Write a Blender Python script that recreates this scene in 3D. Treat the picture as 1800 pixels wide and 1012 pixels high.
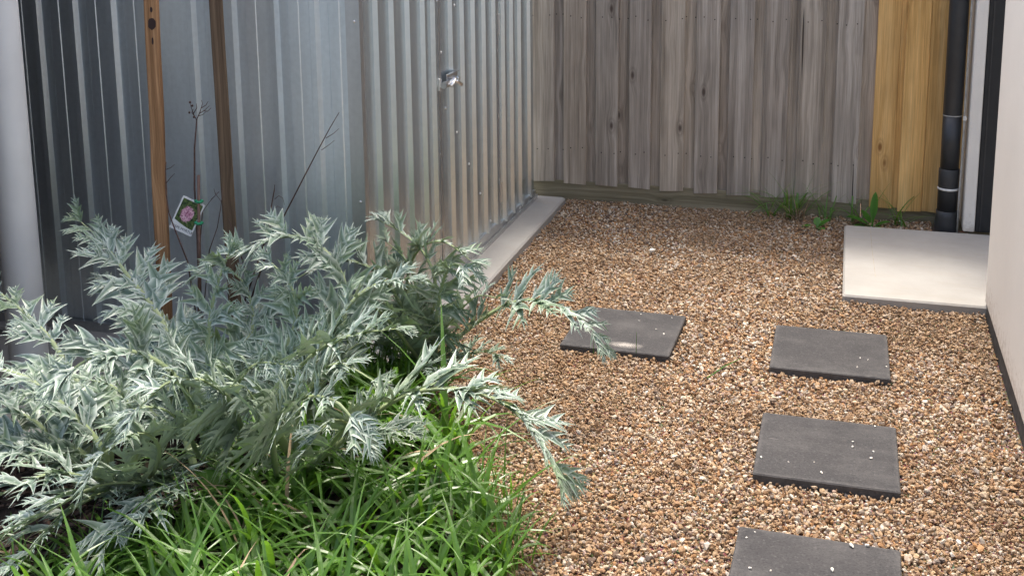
import bpy, math, random
import numpy as np
from mathutils import Vector, Matrix, noise
rad = math.radians
S = bpy.context.scene
COL = S.collection
for o in list(bpy.data.objects): bpy.data.objects.remove(o, do_unlink=True)

# ------------------------------------------------------------------ camera
F_PX, CX, CY, YAW, PITCH, ROLL, CAM_H = 2028.8, 900.0, 173.9, 0.2850, 0.1845, 0.0099, 1.6687
fw = Vector((-math.sin(YAW)*math.cos(PITCH), math.cos(YAW)*math.cos(PITCH), -math.sin(PITCH)))
rt = Vector((math.cos(YAW), math.sin(YAW), 0)); dn = fw.cross(rt)
c_, s_ = math.cos(ROLL), math.sin(ROLL)
RX, DY = c_*rt + s_*dn, -s_*rt + c_*dn
cam_d = bpy.data.cameras.new('camera'); cam = bpy.data.objects.new('camera', cam_d); COL.objects.link(cam)
cam.matrix_world = Matrix((( RX.x, -DY.x, -fw.x, 0), (RX.y, -DY.y, -fw.y, 0), (RX.z, -DY.z, -fw.z, CAM_H), (0, 0, 0, 1)))
cam_d.sensor_width = 36; cam_d.sensor_fit = 'HORIZONTAL'; cam_d.lens = F_PX/1800*36
cam_d.shift_y = -(506-CY)/1800; cam_d.clip_start = 0.05; cam_d.clip_end = 500
S.camera = cam
def ray(px, py): return RX*((px-CX)/F_PX) + DY*((py-CY)/F_PX) + fw
def at(px, py, Y):                     # survey: the point of the garden seen at a photo position, Y metres away
    d = ray(px, py); return Vector((0, 0, CAM_H)) + d*(Y/d.y)
def on_ground(px, py, z=0.0):
    d = ray(px, py); return Vector((0, 0, CAM_H)) + d*((z-CAM_H)/d.z)

# ------------------------------------------------------------------ light
SUN_EL, SUN_AZ = 69.0, -9.0           # azimuth from +Y (the fence side), negative = towards the shed
W = bpy.data.worlds.new('World'); S.world = W; W.use_nodes = True
wn = W.node_tree.nodes; wl = W.node_tree.links
sky = wn.new('ShaderNodeTexSky'); sky.sky_type = 'NISHITA'; sky.sun_disc = False
sky.sun_elevation = rad(SUN_EL); sky.sun_rotation = rad(SUN_AZ)
sky.air_density = 1.0; sky.dust_density = 7.0; sky.ozone_density = 0.5
bg = wn['Background']; bg.inputs['Strength'].default_value = 0.15
wl.new(sky.outputs[0], bg.inputs['Color'])
sun_d = bpy.data.lights.new('sun', 'SUN'); sun_d.energy = 1.5; sun_d.angle = rad(9.0); sun_d.color = (1.0, 0.94, 0.85)
sun = bpy.data.objects.new('sun', sun_d); COL.objects.link(sun)
sd = Vector((math.sin(rad(SUN_AZ))*math.cos(rad(SUN_EL)), math.cos(rad(SUN_AZ))*math.cos(rad(SUN_EL)), math.sin(rad(SUN_EL))))
sun.rotation_euler = sd.to_track_quat('Z', 'Y').to_euler(); sun.location = sd*30
S.view_settings.view_transform = 'Standard'; S.view_settings.look = 'None'
S.view_settings.gamma = 1; S.view_settings.use_curve_mapping = False
S.view_settings.exposure = 1.34
S.render.engine = 'CYCLES'; S.cycles.max_bounces = 8; S.cycles.transparent_max_bounces = 8
S.cycles.use_denoising = True

# ------------------------------------------------------------------ helpers
class MB:
    def __init__(s): s.v, s.f, s.mi, s.at = [], [], [], []
    def vert(s, p, a=0.0): s.v.append((p[0], p[1], p[2])); s.at.append(a); return len(s.v)-1
    def face(s, *i, m=0): s.f.append(i); s.mi.append(m)
    def box(s, x0, x1, y0, y1, z0, z1, bev=0.0, m=0):
        if bev <= 0:
            i = [s.vert(p) for p in ((x0,y0,z0),(x1,y0,z0),(x1,y1,z0),(x0,y1,z0),(x0,y0,z1),(x1,y0,z1),(x1,y1,z1),(x0,y1,z1))]
            for q in ((3,2,1,0),(4,5,6,7),(0,1,5,4),(1,2,6,5),(2,3,7,6),(3,0,4,7)): s.face(*[i[k] for k in q], m=m)
            return
        b = bev; rows = []
        for z, d in ((z0, b), (z0+b, 0), (z1-b, 0), (z1, b)):
            pts = []
            for (cx, cy, sx, sy) in ((x0,y0,1,1),(x1,y0,-1,1),(x1,y1,-1,-1),(x0,y1,1,-1)):
                e = d + b
                if d: pts += [(cx+sx*e, cy+sy*d), (cx+sx*d, cy+sy*e)] if sx*sy < 0 else [(cx+sx*d, cy+sy*e), (cx+sx*e, cy+sy*d)]
                else: pts += [(cx+sx*b, cy), (cx, cy+sy*b)] if sx*sy < 0 else [(cx, cy+sy*b), (cx+sx*b, cy)]
            rows.append([s.vert((p[0], p[1], z)) for p in pts])
        n = 8
        s.face(*rows[0][::-1], m=m); s.face(*rows[3], m=m)
        for a, c in zip(rows, rows[1:]):
            for k in range(n): s.face(a[k], a[(k+1) % n], c[(k+1) % n], c[k], m=m)
    def tube(s, pts, radii, n=8, cap=True, m=0, sq=None):
        pts = [Vector(p) for p in pts]; rings = []; ref = Vector((0.13, 0.31, 0.94)).normalized()
        for k, p in enumerate(pts):
            t = (pts[min(k+1, len(pts)-1)] - pts[max(k-1, 0)]).normalized()
            r0 = ref if abs(t.dot(ref)) < 0.95 else Vector((1, 0, 0))
            a = t.cross(r0).normalized(); b = t.cross(a)
            rings.append([s.vert(p + (a*math.cos(2*math.pi*j/n) + b*math.sin(2*math.pi*j/n))*radii[k]) for j in range(n)])
        for A, B in zip(rings, rings[1:]):
            for j in range(n): s.face(A[j], A[(j+1) % n], B[(j+1) % n], B[j], m=m)
        if cap: s.face(*rings[0][::-1], m=m); s.face(*rings[-1], m=m)
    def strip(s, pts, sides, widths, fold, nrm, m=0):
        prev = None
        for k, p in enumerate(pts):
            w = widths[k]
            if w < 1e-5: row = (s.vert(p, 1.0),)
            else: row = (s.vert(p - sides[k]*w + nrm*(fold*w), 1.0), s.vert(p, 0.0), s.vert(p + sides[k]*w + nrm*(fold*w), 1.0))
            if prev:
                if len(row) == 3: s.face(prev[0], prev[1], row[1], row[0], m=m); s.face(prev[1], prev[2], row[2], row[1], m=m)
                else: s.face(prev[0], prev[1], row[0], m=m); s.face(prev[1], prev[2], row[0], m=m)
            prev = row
    def build(s, name, mats, parent=None, smooth=False, attr=None, loc=None):
        me = bpy.data.meshes.new(name); me.from_pydata(s.v, [], s.f)
        for mm in (mats if isinstance(mats, (list, tuple)) else [mats]): me.materials.append(mm)
        me.polygons.foreach_set('material_index', s.mi)
        if smooth: me.polygons.foreach_set('use_smooth', [True]*len(s.f))
        if attr: me.attributes.new(attr, 'FLOAT', 'POINT').data.foreach_set('value', s.at)
        me.update()
        o = bpy.data.objects.new(name, me); COL.objects.link(o)
        if parent: o.parent = parent
        if loc: o.location = loc
        return o
def tag(o, label=None, cat=None, group=None, kind=None):
    if label: o['label'] = label
    if cat: o['category'] = cat
    if group: o['group'] = group
    if kind: o['kind'] = kind
    return o
def empty(name, loc=(0, 0, 0)):
    e = bpy.data.objects.new(name, None); e.location = loc; e.empty_display_size = 0.1; COL.objects.link(e); return e
def under(o, e):                       # parent without moving (the parent has only a location)
    o.parent = e; o.matrix_parent_inverse = Matrix.Translation(-Vector(e.location)); return o

# ------------------------------------------------------------------ materials
class N:
    def __init__(s, name):
        s.m = bpy.data.materials.new(name); s.m.use_nodes = True; s.t = s.m.node_tree; s.b = s.t.nodes['Principled BSDF']; s.out = s.t.nodes['Material Output']
    def n(s, typ, props=None, **inp):
        nd = s.t.nodes.new('ShaderNode'+typ)
        for k, v in (props or {}).items(): setattr(nd, k, v)
        for k, v in inp.items(): s.set(nd, k, v)
        return nd
    def set(s, nd, k, v):
        sk = nd.inputs[int(k[1:])] if k[0] == 'i' and k[1:].isdigit() else nd.inputs[k.replace('_', ' ')]
        if hasattr(v, 'outputs'): v = v.outputs[0]
        if isinstance(v, bpy.types.NodeSocket): s.t.links.new(v, sk)
        else: sk.default_value = v
    def coord(s, which='Object'): return s.n('TexCoord').outputs[which]
    def mapv(s, vec, scale=(1, 1, 1), loc=(0, 0, 0)): return s.n('Mapping', Vector=vec, Scale=scale, Location=loc).outputs[0]
    def noise(s, vec, scale=5.0, detail=4.0, rough=0.55, dist=0.0): return s.n('TexNoise', Vector=vec, Scale=scale, Detail=detail, Roughness=rough, Distortion=dist).outputs[0]
    def ramp(s, fac, stops, interp='LINEAR'):
        nd = s.n('ValToRGB', Fac=fac); cr = nd.color_ramp; cr.interpolation = interp
        while len(cr.elements) > 1: cr.elements.remove(cr.elements[-1])
        for k, (p, col) in enumerate(stops):
            e = cr.elements[0] if k == 0 else cr.elements.new(p)
            e.position = p; e.color = (col, col, col, 1) if isinstance(col, (int, float)) else (*col, 1)
        return nd.outputs[0]
    def mix(s, fac, a, b, mode='MIX'):
        nd = s.n('Mix', {'data_type': 'RGBA', 'blend_type': mode}); 
        for sock, v in ((0, fac), (6, a), (7, b)):
            if isinstance(v, tuple) and len(v) == 3: v = (*v, 1)
            if isinstance(v, bpy.types.NodeSocket): s.t.links.new(v, nd.inputs[sock])
            else: nd.inputs[sock].default_value = v
        return nd.outputs[2]
    def math(s, op, a, b=0.0, c=0.0):
        nd = s.n('Math', {'operation': op})
        for k, v in enumerate((a, b, c)):
            if isinstance(v, bpy.types.NodeSocket): s.t.links.new(v, nd.inputs[k])
            else: nd.inputs[k].default_value = v
        return nd.outputs[0]
    def attr(s, name, typ='GEOMETRY'): return s.n('Attribute', {'attribute_name': name, 'attribute_type': typ})
    def bump(s, h, strength=0.3, dist=0.01):
        nd = s.n('Bump', Height=h, Strength=strength, Distance=dist); s.set(s.b, 'Normal', nd); return nd
    def fin(s, color=None, rough=None, metal=None, spec=None):
        if color is not None: s.set(s.b, 'Base_Color', (*color, 1) if isinstance(color, tuple) and len(color) == 3 else color)
        if rough is not None: s.set(s.b, 'Roughness', rough)
        if metal is not None: s.set(s.b, 'Metallic', metal)
        if spec is not None: s.set(s.b, 'Specular_IOR_Level', spec)
        return s.m
M = {}
def plain(name, col, rough=0.6, metal=0.0, var=0.15, scale=30.0, bump=0.0):
    k = N(name); c = k.coord(); nz = k.noise(c, scale, 5)
    col2 = tuple(max(0, v*(1-2*var)) for v in col); col3 = tuple(v*(1+var) for v in col)
    if bump: k.bump(k.noise(c, scale*4, 4), bump, 0.002)
    M[name] = k.fin(k.ramp(nz, [(0.3, col2), (0.7, col3)]), rough, metal); return M[name]

# gravel stones: one colour per stone
k = N('gravel_stone'); oi = k.n('ObjectInfo'); r = oi.outputs['Random']
tone = k.attr('tone', 'INSTANCER').outputs['Fac']
cols = [(0.0, (.42,.27,.15)), (.10, (.56,.40,.24)), (.20, (.30,.17,.085)), (.29, (.66,.55,.41)), (.40, (.48,.32,.18)), (.48, (.22,.13,.075)), (.55, (.72,.65,.54)), (.63, (.36,.21,.115)), (.71, (.58,.47,.36)), (.78, (.14,.10,.08)), (.83, (.50,.27,.12)), (.88, (.45,.33,.28)), (.93, (.78,.73,.65)), (.97, (.20,.18,.17))]
base = k.ramp(r, cols, 'CONSTANT')
base = k.mix(k.math('MULTIPLY', tone, 0.7), base, (.36, .24, .14))
nz = k.noise(k.coord('Object'), 2.0, 5, 0.65)
base = k.mix(0.75, base, k.ramp(nz, [(.3, .5), (.7, 1.35)]), 'MULTIPLY')
base = k.mix(1.0, base, (.80, .80, .80), 'MULTIPLY')
M['gravel_stone'] = k.fin(base, 0.75, spec=0.3)
k = N('gravel_bedding'); c = k.coord(); v = k.n('TexVoronoi', Vector=c, Scale=110.0)
M['gravel_bedding'] = k.fin(k.mix(.6, k.ramp(k.noise(c, 8, 6), [(.3, (.09,.058,.035)), (.7, (.17,.115,.07))]), v.outputs['Color'], 'SOFT_LIGHT'), 0.95); k.bump(v.outputs['Distance'], .6, .01)
k = N('yard_ground'); c = k.coord()
M['yard_ground'] = k.fin(k.ramp(k.noise(c, 3, 8, .7), [(.3, (.055,.058,.055)), (.7, (.10,.10,.095))]), 0.95)
k = N('soil'); c = k.coord()
M['soil'] = k.fin(k.ramp(k.noise(c, 25, 8, .7), [(.3, (.018,.012,.009)), (.7, (.06,.04,.028))]), 0.95); k.bump(k.noise(c, 60, 6, .7), .8, .02)
k = N('bark'); oi = k.attr('edge').outputs['Fac']
M['bark'] = k.fin(k.ramp(oi, [(0, (.012,.008,.006)), (.4, (.035,.02,.014)), (.8, (.08,.045,.03)), (1, (.18,.125,.085))]), .9)

k = N('charcoal_paver'); c = k.coord(); rnd = k.n('ObjectInfo').outputs['Random']
off = k.n('CombineXYZ', X=k.math('MULTIPLY', rnd, 37.0), Y=k.math('MULTIPLY', rnd, 11.0)).outputs[0]
cv = k.n('VectorMath', {'operation': 'ADD'}, i0=c, i1=off).outputs[0]
base = k.ramp(k.noise(cv, 7, 7, .65), [(.28, (.030,.030,.033)), (.72, (.052,.051,.053))])
base = k.mix(k.math('MULTIPLY', k.ramp(k.noise(cv, 160, 3, .6), [(.50, 0.0), (.66, 1.0)]), .7), base, (.018, .018, .020))
base = k.mix(k.math('MULTIPLY', k.ramp(k.noise(cv, 95, 2, .5), [(.58, 0.0), (.74, 1.0)]), .28), base, (.15, .147, .143))
dust = k.math('MULTIPLY', k.ramp(k.noise(k.mapv(cv, (1, 1.6, 1)), 4.5, 8, .75), [(.48, 0.0), (.72, 1.0)]), .38)
base = k.mix(dust, base, (.125, .122, .12))
ab = k.n('VectorMath', {'operation': 'ABSOLUTE'}, i0=c).outputs[0]; sxy = k.n('SeparateXYZ', Vector=ab)
em = k.math('ADD', k.math('MAXIMUM', sxy.outputs['X'], sxy.outputs['Y']), k.math('MULTIPLY', k.noise(cv, 30, 6, .7), .05))
base = k.mix(k.math('MULTIPLY', k.ramp(em, [(.210, 0.0), (.232, 1.0)]), .35), base, (.15, .145, .14))
scr = k.ramp(k.noise(k.mapv(cv, (9, 130, 1)), 1, 2, .5), [(.725, 0.0), (.755, 1.0)])
base = k.mix(k.math('MULTIPLY', scr, .4), base, (.28, .27, .26))
M['charcoal_paver'] = k.fin(base, .78, spec=.3); k.bump(k.noise(cv, 180, 5, .7), .5, .003)
k = N('smear'); c = k.coord(); ln = k.n('VectorMath', {'operation': 'LENGTH'}, i0=k.mapv(c, (8, 19, 1))).outputs['Value']
al = k.math('MULTIPLY', k.ramp(k.math('ADD', ln, k.math('MULTIPLY', k.noise(c, 40, 6, .7), .45)), [(.3, 1.0), (.8, 0.0)]), .55)
M['smear'] = k.fin((.52, .49, .45), .9); k.set(k.b, 'Alpha', al)

k = N('concrete'); c = k.coord()
base = k.ramp(k.noise(c, 3.5, 8, .65), [(.3, (.29,.282,.262)), (.7, (.355,.347,.327))])
st = k.ramp(k.noise(k.mapv(c, (3, 9, 3)), 2.2, 8, .7), [(.5, 0.0), (.8, 1.0)])
base = k.mix(k.math('MULTIPLY', st, .35), base, (.28, .245, .195))
base = k.mix(k.math('MULTIPLY', k.ramp(k.noise(c, 120, 3, .5), [(.66, 0.0), (.74, 1.0)]), .5), base, (.33, .30, .26))
M['concrete'] = k.fin(base, .85, spec=.3); k.bump(k.noise(c, 90, 5, .6), .2, .003)
k = N('render'); c = k.coord()
base = k.ramp(k.noise(c, 1.6, 7, .6), [(.3, (.71,.675,.615)), (.7, (.77,.735,.675))])
base = k.mix(k.math('MULTIPLY', k.ramp(k.noise(c, 210, 2, .5), [(.60, 0.0), (.72, 1.0)]), .22), base, (.50, .44, .38))
hz = k.n('SeparateXYZ', Vector=c).outputs['Z']
spl = k.math('MULTIPLY', k.ramp(k.math('SUBTRACT', k.math('ADD', k.noise(c, 38, 6, .75), .22), k.math('MULTIPLY', hz, 1.6)), [(.50, 0.0), (.68, 1.0)]), .45)
base = k.mix(spl, base, (.36, .28, .20))
M['render'] = k.fin(base, .9, spec=.2); k.bump(k.noise(c, 230, 4, .6), .35, .003)

def metal(name, col, rough, met=1.0):
    k = N(name); c = k.coord(); v = k.n('TexVoronoi', Vector=c, Scale=160.0)
    sp = k.ramp(k.noise(c, 55, 3, .5), [(.3, .95), (.7, 1.03)])
    streak = k.ramp(k.noise(k.mapv(c, (14, 14, 1.2)), 1.5, 6, .6), [(.3, .90), (.7, 1.05)])
    base = k.mix(1.0, k.mix(1.0, (*col,), sp, 'MULTIPLY'), streak, 'MULTIPLY')
    k.set(k.b, 'Roughness', rough)
    M[name] = k.fin(base, None, met); return M[name]
metal('zinc_sheet', (.71,.785,.825), .36, .82)
metal('zinc_side', (.62,.70,.735), .27, .86)
metal('zinc_trim', (.60,.62,.63), .40)
metal('bright_zinc', (.85,.86,.86), .22)
plain('screw_head', (.75,.75,.74), .3, 1.0, .05)

def wood(name, stops, knot, crack, rough=.85, gs=1.0, horiz=False):
    k = N(name); c = k.coord()
    if horiz: c = k.n('Mapping', Vector=c, Rotation=(0, rad(90), 0)).outputs[0]
    rnd = k.n('ObjectInfo').outputs['Random']
    off = k.n('CombineXYZ', X=k.math('MULTIPLY', rnd, 53.0), Y=k.math('MULTIPLY', rnd, 7.0), Z=k.math('MULTIPLY', rnd, 91.0)).outputs[0]
    p = k.n('VectorMath', {'operation': 'ADD'}, i0=c, i1=off).outputs[0]
    xz = k.mapv(p, (7.5, 0.0, 3.3)); vo = k.n('TexVoronoi', Vector=xz, Scale=1.0, Randomness=1.0)
    d = vo.outputs['Distance']
    sx = k.n('SeparateXYZ', Vector=p); bend = k.math('MULTIPLY', k.ramp(d, [(0, 1.0), (.42, 0.0)], 'EASE'), .020)
    gx = k.math('ADD', k.math('ADD', sx.outputs['X'], bend), k.math('MULTIPLY', k.noise(k.mapv(p, (2, 2, .9)), 1.2, 3), .03))
    gv = k.n('CombineXYZ', X=k.math('MULTIPLY', gx, 34.0*gs), Y=k.math('MULTIPLY', sx.outputs['Y'], 30.0), Z=k.math('MULTIPLY', sx.outputs['Z'], .75)).outputs[0]
    g = k.noise(gv, 1.0, 9, .68)
    base = k.ramp(g, stops)
    fine = k.noise(k.mapv(p, (260, 260, 5)), 1.0, 4, .6)
    base = k.mix(.55, base, k.ramp(fine, [(.25, .50), (.75, 1.36)]), 'MULTIPLY')
    tint = k.ramp(rnd, [(0, (.78,.77,.77)), (.3, (1.08,1.03,.98)), (.6, (.88,.88,.90)), (1, (1.16,1.12,1.06))])
    base = k.mix(1.0, base, tint, 'MULTIPLY')
    base = k.mix(.5, base, k.ramp(k.noise(k.mapv(p, (4, 4, 1.6)), 1.6, 5), [(.3, .72), (.7, 1.22)]), 'MULTIPLY')
    base = k.mix(k.ramp(d, [(.04, .9), (.10, 0.0)]), base, knot)
    base = k.mix(k.ramp(d, [(.09, 0.0), (.12, .28), (.18, 0.0)]), base, knot)
    ck = k.ramp(k.noise(k.mapv(p, (42, 42, .8)), 1.0, 2, .4), [(.735, 0.0), (.765, 1.0)])
    base = k.mix(k.math('MULTIPLY', ck, .9), base, crack)
    M[name] = k.fin(base, rough, spec=.2)
    k.bump(k.math('SUBTRACT', k.math('ADD', g, k.math('MULTIPLY', fine, .5)), ck), .45, .003); return k
wood('grey_wood', [(.25, (.158,.137,.112)), (.45, (.335,.300,.256)), (.6, (.465,.424,.368)), (.78, (.62,.575,.51))], (.075, .055, .046), (.025, .018, .015))
wood('yellow_pine', [(.25, (.36,.20,.065)), (.45, (.57,.355,.135)), (.6, (.68,.455,.195)), (.78, (.78,.57,.29))], (.20, .085, .025), (.075, .030, .012), .7)
wood('stake_tan', [(.25, (.13,.068,.034)), (.45, (.29,.160,.080)), (.6, (.42,.245,.13)), (.78, (.52,.34,.20))], (.055, .02, .012), (.06, .03, .02), .85, 2.2)
wood('stake_brown', [(.25, (.060,.040,.027)), (.45, (.125,.088,.060)), (.6, (.18,.13,.088)), (.78, (.27,.20,.14))], (.04, .02, .012), (.02, .013, .01), .9, 2.4)
kk = wood('mossy_board', [(.25, (.12,.108,.066)), (.5, (.25,.225,.150)), (.78, (.40,.36,.26))], (.06, .05, .035), (.02, .018, .012), .95, 1.0, True)
plain('crack', (.34,.30,.24), .9)
plain('nail_rust', (.02,.015,.013), .8)
plain('black_pvc', (.028,.030,.033), .42, 0, .1, 20)
plain('black_frame', (.012,.013,.015), .55, 0, .1, 20)
plain('slab_edge', (.055,.053,.052), .85, 0, .3, 25, .5)
plain('cable_grey', (.42,.42,.40), .6)
plain('pale_glue', (.72,.72,.70), .6)
plain('white_paint', (.76,.76,.75), .42, 0, .03, 6)
plain('dark_wall', (.045,.043,.045), .6, 0, .15, 12)
plain('twig_bark', (.095,.050,.042), .75, 0, .3, 60)
plain('cane', (.17,.10,.075), .7, 0, .25, 40)
plain('green_tie', (.01,.26,.12), .5)
plain('card_white', (.80,.80,.80), .45, 0, .02)
plain('ink', (.06,.05,.08), .6)
plain('dry_leaf', (.40,.30,.19), .8, 0, .3, 30)
plain('chip_white', (.78,.74,.66), .75, 0, .12, 60)

def leafmat(name, center, edge, back, trans, tfac, rough, nscale=22.0, spec=.4, patch=None):
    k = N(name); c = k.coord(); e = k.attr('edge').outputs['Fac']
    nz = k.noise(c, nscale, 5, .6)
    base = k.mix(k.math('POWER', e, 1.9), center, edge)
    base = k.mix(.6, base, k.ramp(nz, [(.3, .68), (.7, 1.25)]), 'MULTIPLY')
    if patch: base = k.mix(k.math('MULTIPLY', k.ramp(k.noise(c, 7, 4, .6), [(.48, 0.0), (.68, 1.0)]), .6), base, patch)
    bf = k.n('NewGeometry').outputs['Backfacing']
    base = k.mix(bf, base, back)
    k.fin(base, rough, spec=spec)
    tr = k.n('BsdfTranslucent', Color=(*trans, 1)); mx = k.n('MixShader', Fac=tfac, i1=k.b.outputs[0], i2=tr.outputs[0])
    k.t.links.new(mx.outputs[0], k.out.inputs['Surface']); M[name] = k.m
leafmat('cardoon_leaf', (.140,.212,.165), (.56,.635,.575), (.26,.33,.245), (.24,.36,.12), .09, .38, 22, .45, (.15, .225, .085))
leafmat('cardoon_rib', (.26,.33,.17), (.26,.33,.17), (.26,.33,.17), (.28,.40,.10), .15, .5, 60)
leafmat('grass_blade', (.060,.152,.016), (.130,.262,.040), (.085,.19,.028), (.22,.46,.035), .30, .33, 26, .6)
leafmat('weed_leaf', (.055,.17,.022), (.085,.23,.032), (.08,.20,.035), (.18,.44,.04), .28, .45, 30)

# plant tag picture
k = N('flower_print'); c = k.coord(); sp = k.n('SeparateXYZ', Vector=c)
lv = k.n('TexVoronoi', Vector=c, Scale=170.0)
green = k.ramp(lv.outputs['Color'], [(.2, (.012,.03,.01)), (.5, (.05,.10,.025)), (.8, (.12,.17,.05))])
dd = k.n('VectorMath', {'operation': 'LENGTH'}, i0=k.mapv(c, (24, 18, 1), (.06, -.10, 0))).outputs['Value']
pk = k.ramp(k.math('ADD', dd, k.math('MULTIPLY', k.noise(c, 160, 4, .6), .5)), [(.70, 1.0), (.78, 0.0)])
pink = k.ramp(k.n('TexVoronoi', Vector=c, Scale=260.0).outputs['Color'], [(.1, (.30,.08,.16)), (.5, (.62,.30,.42)), (.9, (.82,.58,.66))])
M['flower_print'] = k.fin(k.mix(pk, green, pink), .4)

# ------------------------------------------------------------------ the setting
def sheet(name, x0, x1, y0, y1, z, mat, label=None):
    b = MB(); i = [b.vert(p) for p in ((x0,y0,z),(x1,y0,z),(x1,y1,z),(x0,y1,z))]; b.face(*i)
    o = b.build(name, M[mat]); return tag(o, label, None, None, 'structure')
sheet('ground', -150, 150, -150, 150, -.030, 'yard_ground')
sheet('gravel_bedding', -1.75, .60, .9, 6.2, -.013, 'gravel_bedding')
# planting bed: a low mound of soil
b = MB(); nx, ny = 44, 44; X0, X1, Y0, Y1 = -3.1, -.62, .9, 3.46
def bed_edge(y):                       # right-hand limit of the planting bed
    pts = [(.5, -.62), (2.2, -.70), (2.5, -.78), (2.8, -.93), (3.1, -1.14), (3.4, -1.24), (3.6, -1.28)]
    for (a, xa), (c2, xc) in zip(pts, pts[1:]):
        if a <= y <= c2: return xa + (xc-xa)*(y-a)/(c2-a)
    return pts[-1][1]
for j in range(ny+1):
    for i in range(nx+1):
        x = X0 + (X1-X0)*i/nx; y = Y0 + (Y1-Y0)*j/ny
        d = bed_edge(y) - x
        z = -.024 + .034*max(0, min(1, (d+.02)/.25)) + .012*noise.noise(Vector((x*4, y*4, 0)))*max(0, min(1, d/.2))
        b.vert((x, y, z))
for j in range(ny):
    for i in range(nx): a = j*(nx+1)+i; b.face(a, a+1, a+nx+2, a+nx+1)
tag(b.build('garden_bed', M['soil'], smooth=True), None, None, None, 'structure')

# house on the right
WX = .556
house = empty('house', (WX, 4.6, 0))
b = MB(); b.box(WX, WX+.24, -2.0, 4.585, .062, 2.75, .006); under(b.build('wall', M['render']), house)
b = MB(); b.box(WX+.004, WX+.22, -2.0, 4.57, -.2, .0595); under(b.build('slab_edge', M['slab_edge']), house)
b = MB(); b.box(.556, .606, 5.545, 5.83, .056, 2.75, .004); under(b.build('pier', M['render']), house)
b = MB(); b.box(.6085, .70, 5.56, 5.66, .0535, 2.4, .003); b.box(.70, 1.7, 5.60, 5.64, .0535, 2.4); dfm = under(b.build('door_frame', M['black_frame']), house)
b = MB(); b.box(.628, .634, 5.556, 5.5605, .06, 2.39); under(b.build('door_seal', M['black_pvc']), house)
b = MB(); b.box(1.5, 1.72, 4.6, 5.56, .053, 2.75); under(b.build('wall', M['render']), house)
tag(house, 'cream rendered house wall with black door frame set back behind the concrete pad', 'house')

# concrete pad at the door
b = MB(); b.box(.026, 1.5, 4.55, 5.535, -.06, .052, .007)
pad = b.build('concrete_pad', M['concrete']); tag(pad, 'pale concrete pad at the foot of the cream house wall', 'concrete pad')
b = MB()
zc = .0524
pts = [on_ground(1530, 402, zc), on_ground(1533, 440, zc), on_ground(1537, 470, zc), on_ground(1539, 487, zc)]
for w in (1,):
    row = []
    for p in pts: row.append((b.vert((p.x-.001, p.y, zc+.0003)), b.vert((p.x+.001, p.y, zc+.0003))))
    for A, B in zip(row, row[1:]): b.face(A[0], A[1], B[1], B[0])
under(b.build('crack', M['crack']), pad)

# shed slab
b = MB(); b.box(-3.3, -1.392, 3.425, 5.745, -.08, .036, .008)
tag(b.build('shed_slab', M['concrete']), 'long pale concrete slab rim under the metal shed', 'concrete slab')
# concrete beside the left post
b = MB(); b.box(-3.3, -2.22, 2.62, 3.39, -.05, .030, .006)
tag(b.build('concrete_path', M['concrete']), 'pale concrete paving behind the left edge of the plants', 'concrete paving')

# ------------------------------------------------------------------ shed
SX, SY, SZ0, SZ1 = -1.555, 3.51, .036, 1.95
shed = empty('garden_shed', (SX, SY, SZ0))
def sheet_profile(feet, lo, hi, h, fl, top, swage, first_flank):
    # (s, height) points along the wall; feet = where the flank that faces the viewer meets the pan
    pts = [(lo, 0.0)]
    for f in feet:
        if first_flank: seq = [(f, 0), (f+fl, h), (f+fl+top, h), (f+2*fl+top, 0)]
        else: seq = [(f-2*fl-top, 0), (f-fl-top, h), (f-fl, h), (f, 0)]
        if swage and seq[-1][0]+.085 < hi:
            e = seq[-1][0]; seq += [(e+.030, 0), (e+.033, .0022), (e+.070, .0022), (e+.073, 0)]
        pts += [q for q in seq if lo < q[0] < hi and q[0] > pts[-1][0]]
    pts.append((hi, 0.0)); return pts
def wall_sheet(name, prof, axis, plane, z0, z1, parent=shed):
    b = MB(); rows = []
    for s, h in prof:
        if axis == 'x': rows.append((b.vert((s, plane-h, z0)), b.vert((s, plane-h, z1))))
        else: rows.append((b.vert((plane+h, s, z0)), b.vert((plane+h, s, z1))))
    for A, B in zip(rows, rows[1:]): b.face(A[0], B[0], B[1], A[1])
    return under(b.build(name, M['zinc_sheet' if axis == 'x' else 'zinc_side']), parent)
kx = 3.51/3.55
front_feet = [v*kx for v in (-3.30, -3.14, -2.982, -2.823, -2.667, -2.508, -2.345, -2.185, -2.026, -1.865, -1.714)]
wall_sheet('wall_panel', sheet_profile([f for f in front_feet if f < -2.33], -3.28, -2.345*kx+.03, .018, .010, .020, True, False), 'x', SY, SZ0+.03, SZ1)
wall_sheet('wall_panel', sheet_profile([f for f in front_feet if f > -2.30], -2.345*kx+.0301, SX-.004, .018, .010, .020, True, False), 'x', SY-.0012, SZ0+.03, SZ1)
ky = 1.0065
fa = [v*ky for v in (3.603, 3.745, 3.897, 4.053, 4.164)]
fd = [v*ky for v in (4.357, 4.502, 4.648, 4.798, 4.946)]
fb = [v*ky for v in (5.10, 5.239, 5.376, 5.549)]
DY0, DY1 = 4.262, 5.066
wall_sheet('wall_panel', sheet_profile(fa, SY, DY0-.014, .0165, .008, .022, False, True), 'y', SX, SZ0+.03, SZ1)
wall_sheet('wall_panel', sheet_profile(fb, DY1+.012, 5.70, .0165, .008, .022, False, True), 'y', SX, SZ0+.03, SZ1)
b = MB(); b.box(-3.28, SX-.001, 5.66, 5.70, SZ0, SZ1); b.box(-3.30, -3.28, SY, 5.66, SZ0, SZ1); under(b.build('rear_wall', M['zinc_sheet']), shed)
b = MB(); b.box(-3.33, SX+.045, SY-.05, 5.74, SZ1, SZ1+.03); under(b.build('roof', M['zinc_sheet']), shed)
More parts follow.
